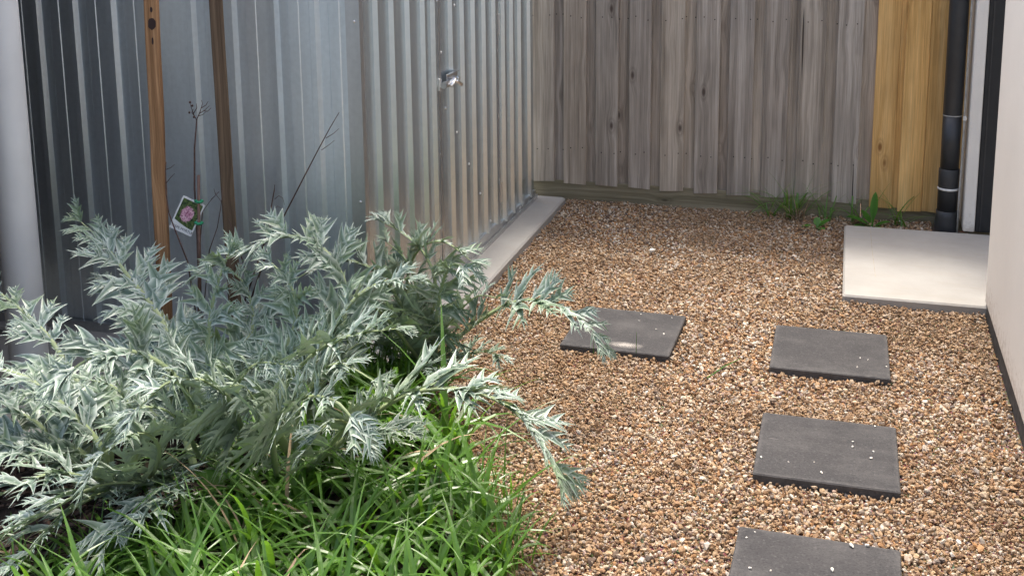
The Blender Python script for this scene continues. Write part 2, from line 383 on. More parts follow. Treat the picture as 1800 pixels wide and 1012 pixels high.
b = MB(); b.box(SX-.046, SX+.004, SY-.0045, SY-.0015, SZ0+.004, SZ1-.001); b.box(SX+.0012, SX+.0042, SY-.0014, SY+.024, SZ0+.004, SZ1-.001); under(b.build('corner_trim', M['zinc_trim']), shed)
b = MB(); b.box(SX-.03, SX+.022, SY-.004, 5.70, SZ0+.0005, SZ0+.020); b.box(SX-.03, SX+.012, DY0-.0125, DY1+.0115, SZ0+.020, SZ0+.0425); b.box(SX-.03, SX+.010, SY+.03, DY0-.013, SZ0+.020, SZ0+.042); b.box(SX-.03, SX+.010, DY1+.012, 5.70, SZ0+.020, SZ0+.042)
under(b.build('base_channel', M['zinc_trim']), shed)
b = MB(); b.box(-3.28, SX-.05, SY-.024, SY-.006, SZ0+.0005, SZ0+.034); under(b.build('base_channel', M['zinc_trim']), shed)
b = MB(); b.box(SX-.02, SX+.0035, DY0-.0139, DY0-.003, SZ0+.042, SZ1-.002); b.box(SX-.02, SX+.0035, DY1+.003, DY1+.0119, SZ0+.042, SZ1-.002); under(b.build('door_frame', M['zinc_trim']), shed)
door = empty('door', (SX, DY0, SZ0)); under(door, shed)
door.matrix_parent_inverse = Matrix.Translation(-Vector(shed.location))
def in_door(o): o.parent = door; o.matrix_parent_inverse = Matrix.Translation(-Vector((SX, DY0, SZ0))); return o
in_door(wall_sheet('door_panel', sheet_profile(fd, DY0+.002, DY1-.002, .0165, .008, .022, False, True), 'y', SX+.003, SZ0+.060, SZ1-.02, shed))
b = MB(); b.box(SX-.02, SX+.0065, DY0-.001, DY0+.018, SZ0+.060, SZ1-.02); b.box(SX-.02, SX+.0055, DY1-.016, DY1-.0005, SZ0+.060, SZ1-.02); b.box(SX-.02, SX+.014, DY0+.0185, DY1-.0165, SZ0+.044, SZ0+.064)
in_door(b.build('door_edge', M['zinc_trim']))
tag(shed, 'ribbed galvanised metal garden shed with a bolted single door', 'shed')
# hinge, bolt latch
for z in (.15, .95):
    b = MB(); b.box(SX+.0058, SX+.0085, DY1-.020, DY1+.022, SZ0+z, SZ0+z+.09); b.tube([(SX+.010, DY1+.001, SZ0+z-.004), (SX+.010, DY1+.001, SZ0+z+.094)], [.005, .005], 8)
    in_door(b.build('hinge', M['zinc_trim']))
b = MB()
lz = .892
b.box(SX+.0205, SX+.0235, 4.305, 4.43, lz-.028, lz+.028, .001)
b.box(SX+.0236, SX+.036, 4.308, 4.427, lz+.0245, lz+.028)
b.tube([(SX+.032, 4.235, lz-.004), (SX+.032, 4.40, lz-.004)], [.0075, .0075], 10)
for y in (4.325, 4.365, 4.405): b.tube([(SX+.032, y-.008, lz-.004), (SX+.032, y+.008, lz-.004)], [.011, .011], 10)
b.tube([(SX+.032, 4.36, lz-.004), (SX+.043, 4.368, lz-.010), (SX+.047, 4.40, lz-.026), (SX+.047, 4.408, lz-.030)], [.006, .007, .009, .009], 8)
b.tube([(SX+.030, 4.340, lz+.005), (SX+.044, 4.335, lz+.006), (SX+.045, 4.318, lz-.010), (SX+.038, 4.305, lz-.020)], [.006, .007, .007, .006], 8)
in_door(b.build('bolt_latch', M['bright_zinc'], smooth=False))
b = MB(); b.box(SX+.0042, SX+.0215, 4.225, 4.2475, lz-.028, lz+.022, .001); b.tube([(SX+.036, 4.226, lz-.004), (SX+.036, 4.246, lz-.004)], [.014, .014], 10); b.box(SX+.0216, SX+.030, 4.228, 4.245, lz-.012, lz+.004)
under(b.build('bolt_keeper', M['bright_zinc']), shed)
b = MB()
for kx_ in range(6):
    a = kx_*math.pi/3
sm = MB(); rings = []
for rr, hh in ((.0055, 0), (.0052, .0018), (.0032, .0034)):
    rings.append([sm.vert((hh, rr*math.cos(q*math.pi/4), rr*math.sin(q*math.pi/4))) for q in range(8)])
for A, B in zip(rings, rings[1:]):
    for q in range(8): sm.face(A[q], A[(q+1) % 8], B[(q+1) % 8], B[q])
sm.face(*rings[-1])
scr0 = sm.build('screw', M['screw_head']); first = True
def screw(x, y, z, rz=0.0, par=shed):
    global first
    o = scr0 if first else scr0.copy()
    if not first: COL.objects.link(o)
    first = False; o.location = (x, y, z); o.rotation_euler = (0, 0, rz); return under(o, par) if par is shed else in_door(o)
for (y, z) in ((4.255, 1.217), (4.255, .602), (4.255, .285)): screw(SX+.0045, y, z)
for (y, z) in ((4.295, 1.009), (4.335, .775), (4.468, .647), (4.622, .475), (4.775, .302), (4.922, .132), (4.467, 1.179)): screw(SX+.0035, y, z, 0, door)
for (y, z) in ((5.052, .909), (5.058, .599), (5.058, .294)): screw(SX+.006, y, z, 0, door)
for z in (1.223, .606): screw(SX-.014, SY-.005, z, -math.pi/2)
screw(SX+.012, 5.39, .064)

# ------------------------------------------------------------------ fence
random.seed(5)
FY = 5.79
fence = empty('paling_fence', (-.5, FY, 0))
nail = MB(); nail.tube([(0, -.0015, 0), (0, .004, 0)], [.0032, .0032], 6); nail0 = nail.build('nail', M['nail_rust']); nfirst = True
def paling(x0, x1, y0, z0, mat, label=None, nails=True, th=.016):
    global nfirst
    b = MB(); h = 1.93 + random.uniform(-.01, .01); lean = random.uniform(-.004, .004); cup = random.uniform(-.0025, .0025)
    bz = random.uniform(-.004, .004)
    cxm, w = (x0+x1)/2, (x1-x0)/2
    rows = []
    for z in (z0, 1.0, h):
        l = lean*(z/2)
        ring = [(-w+.003, 0), (-w, .003), (-w, th), (w, th), (w, .003), (w-.003, 0), (0, cup)]
        rows.append([b.vert((px+l, py, z-z0 + (bz*px/w if z == z0 else 0))) for px, py in ring])
    for A, B in zip(rows, rows[1:]):
        for q in range(7): b.face(A[(q+1) % 7], A[q], B[q], B[(q+1) % 7])
    b.face(*rows[0]); b.face(*rows[-1][::-1])
    o = b.build('paling', M[mat], None, loc=(cxm, y0, z0)); o.parent = fence; o.matrix_parent_inverse = Matrix.Translation(-Vector(fence.location))
    if label: o['label'] = label
    if nails:
        for z in (.99, .288):
            for sx in (-1, 1):
                n = nail0 if nfirst else nail0.copy()
                if not nfirst: COL.objects.link(n)
                nfirst = False; n.parent = o; n.location = (sx*w*.52 + random.uniform(-.012, .012), -.0005, z - z0 + random.uniform(-.012, .012))
    return o
fronts = [(-1.60,-1.466), (-1.416,-1.295), (-1.244,-1.126), (-1.069,-.954), (-.903,-.781), (-.727,-.607), (-.56,-.439), (-.39,-.268), (-.219,-.093), (-.043,.078)]
for i, (a, c2) in enumerate(fronts):
    paling(a, c2, FY+random.uniform(-.002, .002), .100-.007*(a+1.5)+random.uniform(-.004, .004), 'grey_wood')
    nx_ = fronts[i+1][0] if i+1 < len(fronts) else .142
    paling(c2-.026, nx_+.026, FY+.027, .100-.007*(a+1.5)+random.uniform(-.004, .004), 'grey_wood', nails=(i % 2 == 0))
yl = 'new honey coloured pine paling'
paling(.139, .246, FY-.004, .078, 'yellow_pine', yl, False); paling(.225, .295, FY+.0165, .078, 'yellow_pine', yl, False)
paling(.272, .383, FY-.003, .068, 'yellow_pine', yl, False); paling(.3835, .47, FY+.004, .070, 'yellow_pine', yl, False); paling(.471, .5545, FY+.003, .072, 'yellow_pine', yl, False)
def on_f(o): o.parent = fence; o.matrix_parent_inverse = Matrix.Translation(-Vector(fence.location)); return o
b = MB(); b.box(-1.75, .10, FY+.006, FY+.0175, -.08, .112, .003); pb = on_f(b.build('plinth_board', M['mossy_board'])); pb['label'] = 'mossy green plinth board'
b = MB(); b.box(.102, .75, FY+.020, FY+.034, -.08, .11, .003); on_f(b.build('plinth_board', M['mossy_board']))
for z in (.26, .96, 1.66):
    b = MB(); b.box(-1.75, .75, FY+.0445, FY+.09, z, z+.07); on_f(b.build('rail', M['grey_wood']))
tag(fence, 'weathered grey timber paling fence with newer yellow boards at its right end', 'fence')

# ------------------------------------------------------------------ black downpipe in the corner
dpx, dpy = .488, 5.635
dp = empty('downpipe', (dpx, dpy, 0))
def dpart(name, rings, mat, n=24):
    b = MB(); rr = []
    for z, r_ in rings: rr.append([b.vert((dpx+r_*math.cos(2*math.pi*q/n), dpy+r_*math.sin(2*math.pi*q/n), z)) for q in range(n)])
    for A, B in zip(rr, rr[1:]):
        for q in range(n): b.face(A[q], A[(q+1) % n], B[(q+1) % n], B[q])
    b.face(*rr[-1]); b.face(*rr[0][::-1]); o = b.build(name, M[mat], smooth=True); 
    for p in o.data.polygons: p.use_smooth = len(p.vertices) == 4
    return under(o, dp)
dpart('pipe', [(.59, .0425), (.591, .043), (2.6, .043)], 'black_pvc')
dpart('pipe', [(.33, .0415), (.588, .0425)], 'black_pvc')
dpart('coupling', [(.13, .0445), (.328, .0465), (.332, .0445)], 'black_pvc')
dpart('coupling', [(-.03, .058), (.06, .054), (.10, .050), (.128, .049), (.13, .046)], 'black_pvc')
dpart('glue_ring', [(.232, .0478), (.238, .0482), (.242, .0476)], 'pale_glue')
dpart('joint', [(.586, .0432), (.590, .0434)], 'cable_grey')
b = MB(); q = random.Random(3); pts = []
for i in range(14):
    z = 2.2 - 2.17*i/13; pts.append((.536+.012*(z < .12) - .014*(z < .1) + q.uniform(-.003, .003), 5.60+q.uniform(-.003, .003), z))
b.tube(pts, [.0045]*14, 6); under(b.build('cable', M['cable_grey'], smooth=True), dp)
b = MB(); b.box(.531, .546, 5.585, 5.598, .572, .592, .002); under(b.build('cable_clip', M['pale_glue']), dp)
tag(dp, 'black plastic downpipe in the corner between fence and house', 'downpipe')

# ------------------------------------------------------------------ left post and dark wall
pc = at(37, 470, 3.02); 
post = empty('white_post', (pc.x, 3.02, .03))
b = MB(); n = 32; rr = []
for z in (.03, 2.5): rr.append([b.vert((pc.x+.062*math.cos(2*math.pi*q/n), 3.02+.062*math.sin(2*math.pi*q/n), z)) for q in range(n)])
for q in range(n): b.face(rr[0][q], rr[0][(q+1) % n], rr[1][(q+1) % n], rr[1][q])
under(b.build('pipe', M['white_paint'], smooth=True), post)
b = MB(); b.tube([(pc.x, 3.02, .0305), (pc.x, 3.02, .06)], [.066, .066], 32); under(b.build('collar', M['white_paint']), post)
tag(post, 'thick white round post at the left edge, in front of the shed', 'post')
b = MB(); b.box(-3.6, -2.505, 2.66, 2.80, -.1, 2.5, .006); dw = tag(b.build('dark_wall', M['dark_wall']), 'dark grey wall end at the far left edge behind the plants', 'wall')

b = MB(); b.box(-3.6, -3.34, 2.801, 3.50, -.1, 2.5); o = b.build('added_shade_wall', M['dark_wall']); o.parent = dw  # added wall out of view, keeps light from the left off the shed front
b = MB(); b.box(-4.2, -2.46, 2.78, 3.56, 2.501, 2.60); o = b.build('added_shade_roof', M['dark_wall']); o.parent = dw  # unseen overhang, added to shade the left end of the shed front

# ------------------------------------------------------------------ pavers
def paver(x, y, rot, label, tilt=(0, 0), z=.02):
    b = MB(); b.box(-.2, .2, -.2, .2, -.04, 0, .0035)
    o = b.build('paver', M['charcoal_paver'], loc=(x, y, z)); o.rotation_euler = (tilt[0], tilt[1], rot)
    return tag(o, label, 'paver', 'charcoal pavers set in the gravel')
PAV = [(-.7542, 4.0496, -.0171), (-.0109, 4.0462, .005), (-.0051, 3.2872, -.0008), (-.005, 2.53, -.03)]
p1 = paver(*PAV[0], 'charcoal concrete paver near the shed, under the tip of a silver frond')
p2 = paver(*PAV[1], 'charcoal concrete paver closest to the pale concrete pad by the house')
p3 = paver(*PAV[2], 'charcoal concrete paver second from the bottom edge, dotted with pale chips')
b4 = [on_ground(1299, 923, .02), on_ground(1584, 966, .02)]
a4 = math.atan2(b4[1].y-b4[0].y, b4[1].x-b4[0].x); m4 = (b4[0]+b4[1])/2
PAV[3] = (m4.x + .2*math.sin(a4), m4.y - .2*math.cos(a4), a4)
p4 = paver(*PAV[3], 'nearest charcoal concrete paver, cut off by the bottom edge of the view')
sp = on_ground(1100, 606, .0205); b = MB(); i = [b.vert(q) for q in ((-.09,-.035,0),(.09,-.035,0),(.09,.04,0),(-.09,.04,0))]; b.face(*i)
o = b.build('dust_smear', M['smear'], loc=(sp.x, sp.y, .0206)); under(o, p1); o.location = (sp.x-p1.location.x, sp.y-p1.location.y, .0006); o.matrix_parent_inverse = Matrix.Identity(4)

# ------------------------------------------------------------------ gravel
def stone_mesh(name, seed, mat, sub=1):
    import bmesh
    bm = bmesh.new(); bmesh.ops.create_icosphere(bm, subdivisions=sub, radius=1.0)
    r_ = random.Random(seed); cuts = [Vector((r_.gauss(0, 1), r_.gauss(0, 1), r_.gauss(0, 1))).normalized() for _ in range(9)]
    lim = [r_.uniform(.42, .8) for _ in cuts]
    for v in bm.verts:
        p = v.co.copy()*(1+.18*noise.noise(p_ if False else v.co*1.7+Vector((seed, 0, 0))))
        for cdir, l in zip(cuts, lim):
            d = p.dot(cdir)
            if d > l: p -= cdir*(d-l)*.9
        v.co = Vector((p.x*1.1, p.y*.85, p.z*.66))
    me = bpy.data.meshes.new(name); bm.to_mesh(me); bm.free(); me.materials.append(mat)
    me.polygons.foreach_set('use_smooth', [False]*len(me.polygons)); return me
stones = []
for sidx in range(7):
    o = bpy.data.objects.new('gravel_stone_shape', stone_mesh('gravel_stone', sidx*3+1, M['gravel_stone'])); stones.append(o)
rng = np.random.default_rng(4)
def scatter(sp_, r0, r1, zlo, zhi, keep=1.0):
    gx, gy = np.meshgrid(np.arange(-1.55, .57, sp_), np.arange(1.5, 5.84, sp_))
    x = gx.ravel() + rng.uniform(-.5, .5, gx.size)*sp_; y = gy.ravel() + rng.uniform(-.5, .5, gx.size)*sp_
    ok = rng.uniform(0, 1, x.size) < keep
    ok &= x < WX - .004
    ok &= ~((x > .030) & (y > 4.555) & (y < 5.53))
    ok &= ~((x < -1.395) & (y > 3.42))
    ok &= ~((x > .43) & (y > 5.5))
    be = np.interp(y, [.5, 2.2, 2.5, 2.8, 3.1, 3.4, 3.6], [-.62, -.70, -.78, -.93, -1.14, -1.24, -1.40])
    ok &= x > be - .07 - .10*rng.uniform(0, 1, x.size)**2
    for (px, py, a) in PAV:
        u = (x-px)*math.cos(a) + (y-py)*math.sin(a); v = -(x-px)*math.sin(a) + (y-py)*math.cos(a)
        ok &= ~((abs(u) < .2015) & (abs(v) < .2015))
    x, y = x[ok], y[ok]; n_ = x.size
    big = np.array([noise.noise(Vector((a*1.5, c2*1.5, 3.0))) for a, c2 in zip(x, y)])
    mid = np.array([noise.noise(Vector((a*5, c2*5, 7.0))) for a, c2 in zip(x, y)])
    rad_ = np.exp(rng.normal(0, .36, n_)); rad_ = np.clip(r0*rad_, r0*.55, r1)
    rad_ *= 1 - .12*np.clip(big+.5*mid, -1, 1)
    z = rng.uniform(zlo, zhi, n_) + .008*mid + .005*big
    z += .020*np.clip((x-.30)/.25, 0, 1)*np.clip((y-3.9)/.7, 0, 1)*np.clip((x-.2)/.1, 0, 1)
    z += .012*np.clip((y-5.45)/.3, 0, 1)
    z += np.clip((y-4.25)/.25, 0, 1)*(y < 4.56)*np.clip((x+.15)/.2, 0, 1)*(.034-.03*np.clip(x/.5, 0, 1))
    tone_ = np.clip(.48 + 1.0*big + .6*mid + rng.normal(0, .2, n_), 0, 1)
    rot = np.stack([rng.normal(0, .6, n_), rng.normal(0, .6, n_), rng.uniform(0, 6.283, n_)], 1)
    scl = rad_[:, None]*np.stack([rng.uniform(.85, 1.3, n_), rng.uniform(.85, 1.2, n_), rng.uniform(.85, 1.35, n_)], 1)
    return np.stack([x, y, z], 1), rot, scl, tone_
parts = [scatter(.0078, .0050, .0092, -.012, -.003), scatter(.0145, .0062, .0115, -.006, .0025, .65), scatter(.045, .0090, .0150, -.004, .002, .5)]
P_, R_, SC, TN = [np.concatenate([p[i] for p in parts]) for i in range(4)]
me = bpy.data.meshes.new('gravel'); me.vertices.add(len(P_)); me.vertices.foreach_set('co', P_.astype(np.float32).ravel())
me.attributes.new('rot', 'FLOAT_VECTOR', 'POINT').data.foreach_set('vector', R_.astype(np.float32).ravel())
me.attributes.new('scl', 'FLOAT_VECTOR', 'POINT').data.foreach_set('vector', SC.astype(np.float32).ravel())
me.attributes.new('tone', 'FLOAT', 'POINT').data.foreach_set('value', TN.astype(np.float32))
me.attributes.new('pick', 'INT', 'POINT').data.foreach_set('value', rng.integers(0, len(stones), len(P_)).astype(np.int32))
gravel = bpy.data.objects.new('gravel', me); COL.objects.link(gravel); me.materials.append(M['gravel_stone'])
tag(gravel, 'tan and brown pebble gravel covering the side yard', None, None, 'stuff')
ng = bpy.data.node_groups.new('gravel_scatter', 'GeometryNodeTree')
ng.interface.new_socket('Geometry', in_out='INPUT', socket_type='NodeSocketGeometry'); ng.interface.new_socket('Geometry', in_out='OUTPUT', socket_type='NodeSocketGeometry')
gi = ng.nodes.new('NodeGroupInput'); go = ng.nodes.new('NodeGroupOutput'); iop = ng.nodes.new('GeometryNodeInstanceOnPoints'); m2p = ng.nodes.new('GeometryNodeMeshToPoints')
g2i = ng.nodes.new('GeometryNodeGeometryToInstance')
for o in reversed(stones):
    oi = ng.nodes.new('GeometryNodeObjectInfo'); oi.inputs['Object'].default_value = o; oi.inputs['As Instance'].default_value = True
    ng.links.new(oi.outputs['Geometry'], g2i.inputs[0])
def named(nm, typ):
    a = ng.nodes.new('GeometryNodeInputNamedAttribute'); a.data_type = typ; a.inputs['Name'].default_value = nm; return a.outputs['Attribute']
ng.links.new(gi.outputs[0], m2p.inputs['Mesh']); ng.links.new(m2p.outputs[0], iop.inputs['Points']); 
jn = ng.nodes.new('GeometryNodeJoinGeometry')
ng.nodes.remove(g2i)
for nd in [n_ for n_ in ng.nodes if n_.type == 'OBJECT_INFO']: ng.links.new(nd.outputs['Geometry'], jn.inputs[0])
ng.links.new(jn.outputs[0], iop.inputs['Instance']); iop.inputs['Pick Instance'].default_value = True
ng.links.new(named('pick', 'INT'), iop.inputs['Instance Index'])
e2r = ng.nodes.new('FunctionNodeEulerToRotation'); ng.links.new(named('rot', 'FLOAT_VECTOR'), e2r.inputs[0]); ng.links.new(e2r.outputs[0], iop.inputs['Rotation'])
ng.links.new(named('scl', 'FLOAT_VECTOR'), iop.inputs['Scale']); ng.links.new(iop.outputs[0], go.inputs[0])
md = gravel.modifiers.new('scatter', 'NODES'); md.node_group = ng

# single stones: the white pebble and chips lying on the pavers
def pebble(name, loc, size, seed, label, group=None, mat='chip_white'):
    o = bpy.data.objects.new(name, stone_mesh(name, seed, M[mat], 2 if size > .012 else 1)); COL.objects.link(o)
    o.location = loc; o.scale = (size, size*.8, size*.9); o.rotation_euler = (.1, .1, seed*1.3); return tag(o, label, 'stone', group)
q = on_ground(1146, 441, .008); pebble('white_pebble', (q.x, q.y, .010), .017, 3, 'largest white pebble lying alone on the gravel before the fence')
q = on_ground(1668, 962, .008)
for px, py, i, lab in ((1335, 0, 0, ''),):
    pass
def chips(pix, where, group, zt=.02):
    for n_, (px, py, s_, lab) in enumerate(pix):
        q = on_ground(px, py, zt+.002); pebble('stone_chip', (q.x, q.y, zt+s_*.45), s_, n_+11, lab + ' ' + where, group)
chips([(1167, 587, .0065, 'largest white stone chip, towards the right,'), (1153, 578, .004, 'smaller chip left of the largest'), (1127, 552, .005, 'pale chip touching the middle of the back edge'), (1123, 563, .004, 'pale chip near the back edge middle'), (1043, 551, .0035, 'tiny chip in the back left corner'), (1181, 558, .0035, 'tiny chip in the back right corner')], 'on the paver by the frond tip', 'stone chips on the pavers')
chips([(1512, 629, .005, 'left pale chip of the middle pair'), (1526, 632, .004, 'right pale chip of the middle pair'), (1507, 645, .005, 'pale chip below the pair'), (1558, 644, .005, 'pale chip at the right edge')], 'on the paver nearest the concrete pad', 'stone chips on the pavers')
chips([(1338, 803, .006, 'lone pale chip near the left edge'), (1499, 776, .005, 'upper pale chip of the central pair'), (1499, 785, .006, 'lower pale chip of the central pair'), (1535, 793, .005, 'upper pale chip of the right hand pair'), (1531, 805, .006, 'lower pale chip of the right hand pair'), (1444, 830, .0065, 'largest pale chip near the front edge'), (1431, 811, .003, 'tiny speck of stone left of the middle'), (1538, 749, .005, 'pale chip on the back edge'), (1386, 811, .003, 'tiny speck of stone left of centre')], 'on the second paver from the bottom edge', 'stone chips on the pavers')
chips([(1463, 1001, .008, 'largest pale chip at the centre bottom'), (1318, 998, .006, 'flat pale chip at the lower left'), (1355, 1002, .0045, 'small chip right of the lower left chip'), (1327, 934, .004, 'small chip near the back left corner'), (1312, 944, .004, 'small chip by the left edge'), (1497, 959, .010, 'big tan stone on the back edge'), (1524, 958, .008, 'pale stone on the back edge, right of the tan one,')], 'on the nearest paver', 'stone chips on the pavers')

# ------------------------------------------------------------------ bark mulch
b = MB(); r_ = random.Random(8)
for i in range(9000):
    x = r_.uniform(-2.9, -.8); y = r_.uniform(1.6, 3.42)
    if x > bed_edge(y)-.08 or (x < -2.2 and y > 2.62): continue
    L, w_, t_ = r_.uniform(.006, .026), r_.uniform(.002, .006), r_.uniform(.001, .004)
    a = r_.uniform(0, 6.28); tl = r_.gauss(0, .3); dx = Vector((math.cos(a)*math.cos(tl), math.sin(a)*math.cos(tl), math.sin(tl))); dy = Vector((-math.sin(a), math.cos(a), r_.gauss(0, .3))); dz = dx.cross(dy)
    c0 = Vector((x, y, .014 + r_.uniform(0, .012))); col = r_.random()**1.6
    ii = [b.vert(c0 + dx*(sx*L*(1 if sz < 0 else .8)) + dy*(sy*w_) + dz*(sz*t_), col) for sz in (-1, 1) for sx, sy in ((-1,-1),(1,-.7),(1,.6),(-1,1))]
    for f in ((4,5,6,7),(0,1,5,4),(1,2,6,5),(2,3,7,6),(3,0,4,7)): b.face(*[ii[k2] for k2 in f])
tag(b.build('bark_mulch', M['bark'], attr='edge'), 'dark brown bark mulch under the plants', None, None, 'stuff')

# ------------------------------------------------------------------ stakes and sapling
def stake(name, top, bot, mat, w, rz, label, knot=None):
    b = MB(); pr_ = random.Random(len(label)); n_ = 9; rows = []
    bot = Vector(bot); top = Vector(top)
    for i in range(n_):
        f = i/(n_-1); p = (top-bot)*f; j = pr_.uniform(-.0015, .0015)
        ring = []
        for (sx, sy) in ((-1,-1),(1,-1),(1,1),(-1,1)):
            for e in ((.86, 1), (1, .86)) if sx*sy < 0 else ((1, .86), (.86, 1)):
                u, v = sx*e[0]*w+j, sy*e[1]*w+j
                ring.append(b.vert(p + Vector((u*math.cos(rz)-v*math.sin(rz), u*math.sin(rz)+v*math.cos(rz), 0))))
        rows.append(ring)
    for A, B in zip(rows, rows[1:]):
        for q_ in range(8): b.face(A[q_], A[(q_+1) % 8], B[(q_+1) % 8], B[q_])
    b.face(*rows[-1]); b.face(*rows[0][::-1])
    o = b.build(name, M[mat], loc=bot); return tag(o, label, 'stake', 'timber stakes by the sapling')
t0 = at(266.5, 0, 3.20); t1 = at(289, 520, 3.20); dv = (t0-t1)/(t0.z-t1.z)
s1 = stake('timber_stake', t1+dv*(1.55-t1.z), t1-dv*(t1.z+.05), 'stake_tan', .0205, .38, 'orange tan hardwood stake with a dark knot, left of the sapling')
kn = at(270, 41, 3.17); b = MB(); 
ring = [b.vert((kn.x-t1.x+.012*math.cos(a*.785)*(1+.15*math.sin(a*2.3)), 0, kn.z+.05+.019*math.sin(a*.785))) for a in range(8)]
b2 = MB()
t0 = at(379, 0, 3.30); t1 = at(408, 460, 3.30); dv = (t0-t1)/(t0.z-t1.z)
s2 = stake('timber_stake', t1+dv*(1.55-t1.z), t1-dv*(t1.z+.05), 'stake_brown', .0215, .55, 'dark brown weathered stake with split grain, right of the sapling')
# the knot of the left stake, a flat dark oval on its front face
fx = Vector((math.cos(.38), math.sin(.38), 0)); fn = Vector((math.sin(.38), -math.cos(.38), 0))
kc = at(270, 41, 3.20); base1 = Vector(s1.location); ax = (at(266.5, 0, 3.2)-at(289, 520, 3.2)).normalized(); f_ = (kc.z-base1.z)/ax.z; cc = base1 + ax*f_
M['knot'] = plain('knot', (.030, .010, .008), .6)
for (dz, rx, rz_) in ((0, .0125, .019), (.045, .004, .009), (-.055, .003, .012)):
    b = MB(); ring = [b.vert(cc - base1 + fn*.0226 + fx*(.002+rx*math.cos(q_*.5236)*(1+.12*math.sin(q_*1.9))) + ax*(dz+rz_*math.sin(q_*.5236)*(1+.1*math.cos(q_*2.7)))) for q_ in range(12)]
    b.face(*ring); o = b.build('knot', M['knot']); o.parent = s1

sap = empty('sapling', at(350, 640, 3.22)); 
def px_tube(name, pts, r0, r1, mat='twig_bark', parent=sap, n=6):
    b = MB(); P = [at(*p) for p in pts]; m_ = len(P)
    b.tube(P, [r0+(r1-r0)*i/(m_-1) for i in range(m_)], n); return under(b.build(name, M[mat], smooth=True), parent)
px_tube('stem', [(352, 640, 3.22), (350, 520, 3.22), (347, 420, 3.22), (342, 330, 3.22), (342, 260, 3.22), (346, 210, 3.22)], .0042, .0022)
for pts in ([(346,212,3.22),(340,200,3.21),(336,188,3.21),(334,180,3.2)], [(346,210,3.22),(352,196,3.22),(356,182,3.22),(354,176,3.22)], [(350,200,3.22),(360,194,3.23),(368,186,3.23)], [(340,200,3.21),(346,190,3.2),(345,182,3.2)],
            [(354,190,3.22),(362,185,3.22),(366,178,3.22)], [(341,203,3.21),(337,198,3.2),(340,192,3.2)], [(358,195,3.23),(365,196,3.23),(371,190,3.23)], [(348,204,3.22),(356,202,3.22),(364,195,3.22)]):
    px_tube('twig', pts, .0016, .0007, n=5)
for px, py in ((334,180),(333,198),(341,206),(338,186)):
    b = MB(); c0 = at(px, py, 3.21); b.tube([c0+Vector((0,0,-.004)), c0+Vector((0,0,-.002)), c0+Vector((0,0,.002)), c0+Vector((0,0,.004))], [.001,.0035,.0035,.001], 6); under(b.build('seed_pod', M['twig_bark']), sap)
px_tube('stem', [(352,600,3.2),(330,460,3.12),(310,410,3.11),(297,375,3.11),(292,340,3.12),(291,300,3.14),(292,285,3.14)], .003, .0012)
px_tube('twig', [(292,322,3.12),(300,312,3.12),(307,305,3.12)], .0014, .0007, n=5); px_tube('twig', [(292,298,3.14),(300,295,3.14),(307,289,3.14)], .0012, .0006, n=5)
px_tube('stem', [(354,580,3.24),(352,420,3.25),(356,372,3.26),(372,350,3.27),(385,337,3.27)], .0022, .001)
px_tube('twig', [(380,343,3.27),(377,336,3.27),(376,331,3.27)], .001, .0006, n=5); px_tube('twig', [(378,340,3.27),(386,350,3.27),(390,356,3.27)], .001, .0006, n=5)
px_tube('stem', [(356,560,3.24),(368,440,3.24),(382,400,3.24),(388,365,3.24),(392,330,3.24)], .002, .0009)
px_tube('stem', [(420,560,3.28),(455,455,3.27),(470,410,3.26),(474,380,3.26),(482,335,3.26),(483,325,3.26)], .0035, .0014)
px_tube('stem', [(430,560,3.28),(470,440,3.28),(500,378,3.28),(535,310,3.28),(560,262,3.28),(580,225,3.28),(596,198,3.28)], .0036, .0012)
px_tube('twig', [(573,243,3.28),(586,235,3.28),(596,226,3.28)], .0013, .0006, n=5); px_tube('twig', [(565,264,3.28),(578,255,3.28),(588,247,3.28)], .0012, .0006, n=5)
px_tube('stem', [(440,560,3.3),(430,470,3.3),(418,430,3.28),(402,385,3.26)], .0028, .001)
px_tube('twig', [(483,350,3.26),(490,344,3.26),(497,348,3.26),(500,360,3.26)], .0010, .0005, n=5); px_tube('twig', [(478,372,3.26),(488,362,3.26),(494,366,3.26)], .001, .0005, n=5)
tag(sap, 'bare young sapling with thin dark twigs between the two stakes', 'sapling')
b = MB(); P = [at(350, 640, 3.205), at(350, 460, 3.205), at(349, 308, 3.205)]; b.tube(P, [.0052, .005, .0045], 8)
tag(b.build('cane', M['cane'], smooth=True), 'thin brown cane standing beside the sapling stem and tag', 'cane')
# tag card
cor = [at(319.5, 343, 3.195), at(362.5, 361, 3.215), at(334, 416, 3.20), at(300, 399, 3.18)]      # TL TR BR BL
cen = sum(cor, Vector())/4; ux = ((cor[1]-cor[0])+(cor[2]-cor[3])).normalized(); uy0 = ((cor[0]-cor[3])+(cor[1]-cor[2])); nz_ = ux.cross(uy0).normalized(); uy = nz_.cross(ux)
cw = ((cor[1]-cor[0]).length+(cor[2]-cor[3]).length)/4; ch = ((cor[0]-cor[3]).length+(cor[1]-cor[2]).length)/4
pt = empty('plant_tag', cen); pt.matrix_world = Matrix(((ux.x, uy.x, nz_.x, cen.x), (ux.y, uy.y, nz_.y, cen.y), (ux.z, uy.z, nz_.z, cen.z), (0, 0, 0, 1)))
b = MB(); b.box(-cw, cw, -ch, ch, -.0006, .0006); o = b.build('card', M['card_white']); o.parent = pt
b = MB(); z = .0011; e = cw*.87
pp = [(-e, ch*.9), (-e, -ch*.42)] + [(-e+2*e*i/8, -ch*.42-ch*.22*math.sin(i/8*1.57)) for i in range(1, 9)] + [(e, ch*.9)]
b.face(*[b.vert((x, y, z)) for x, y in pp]); o = b.build('picture', M['flower_print']); o.parent = pt
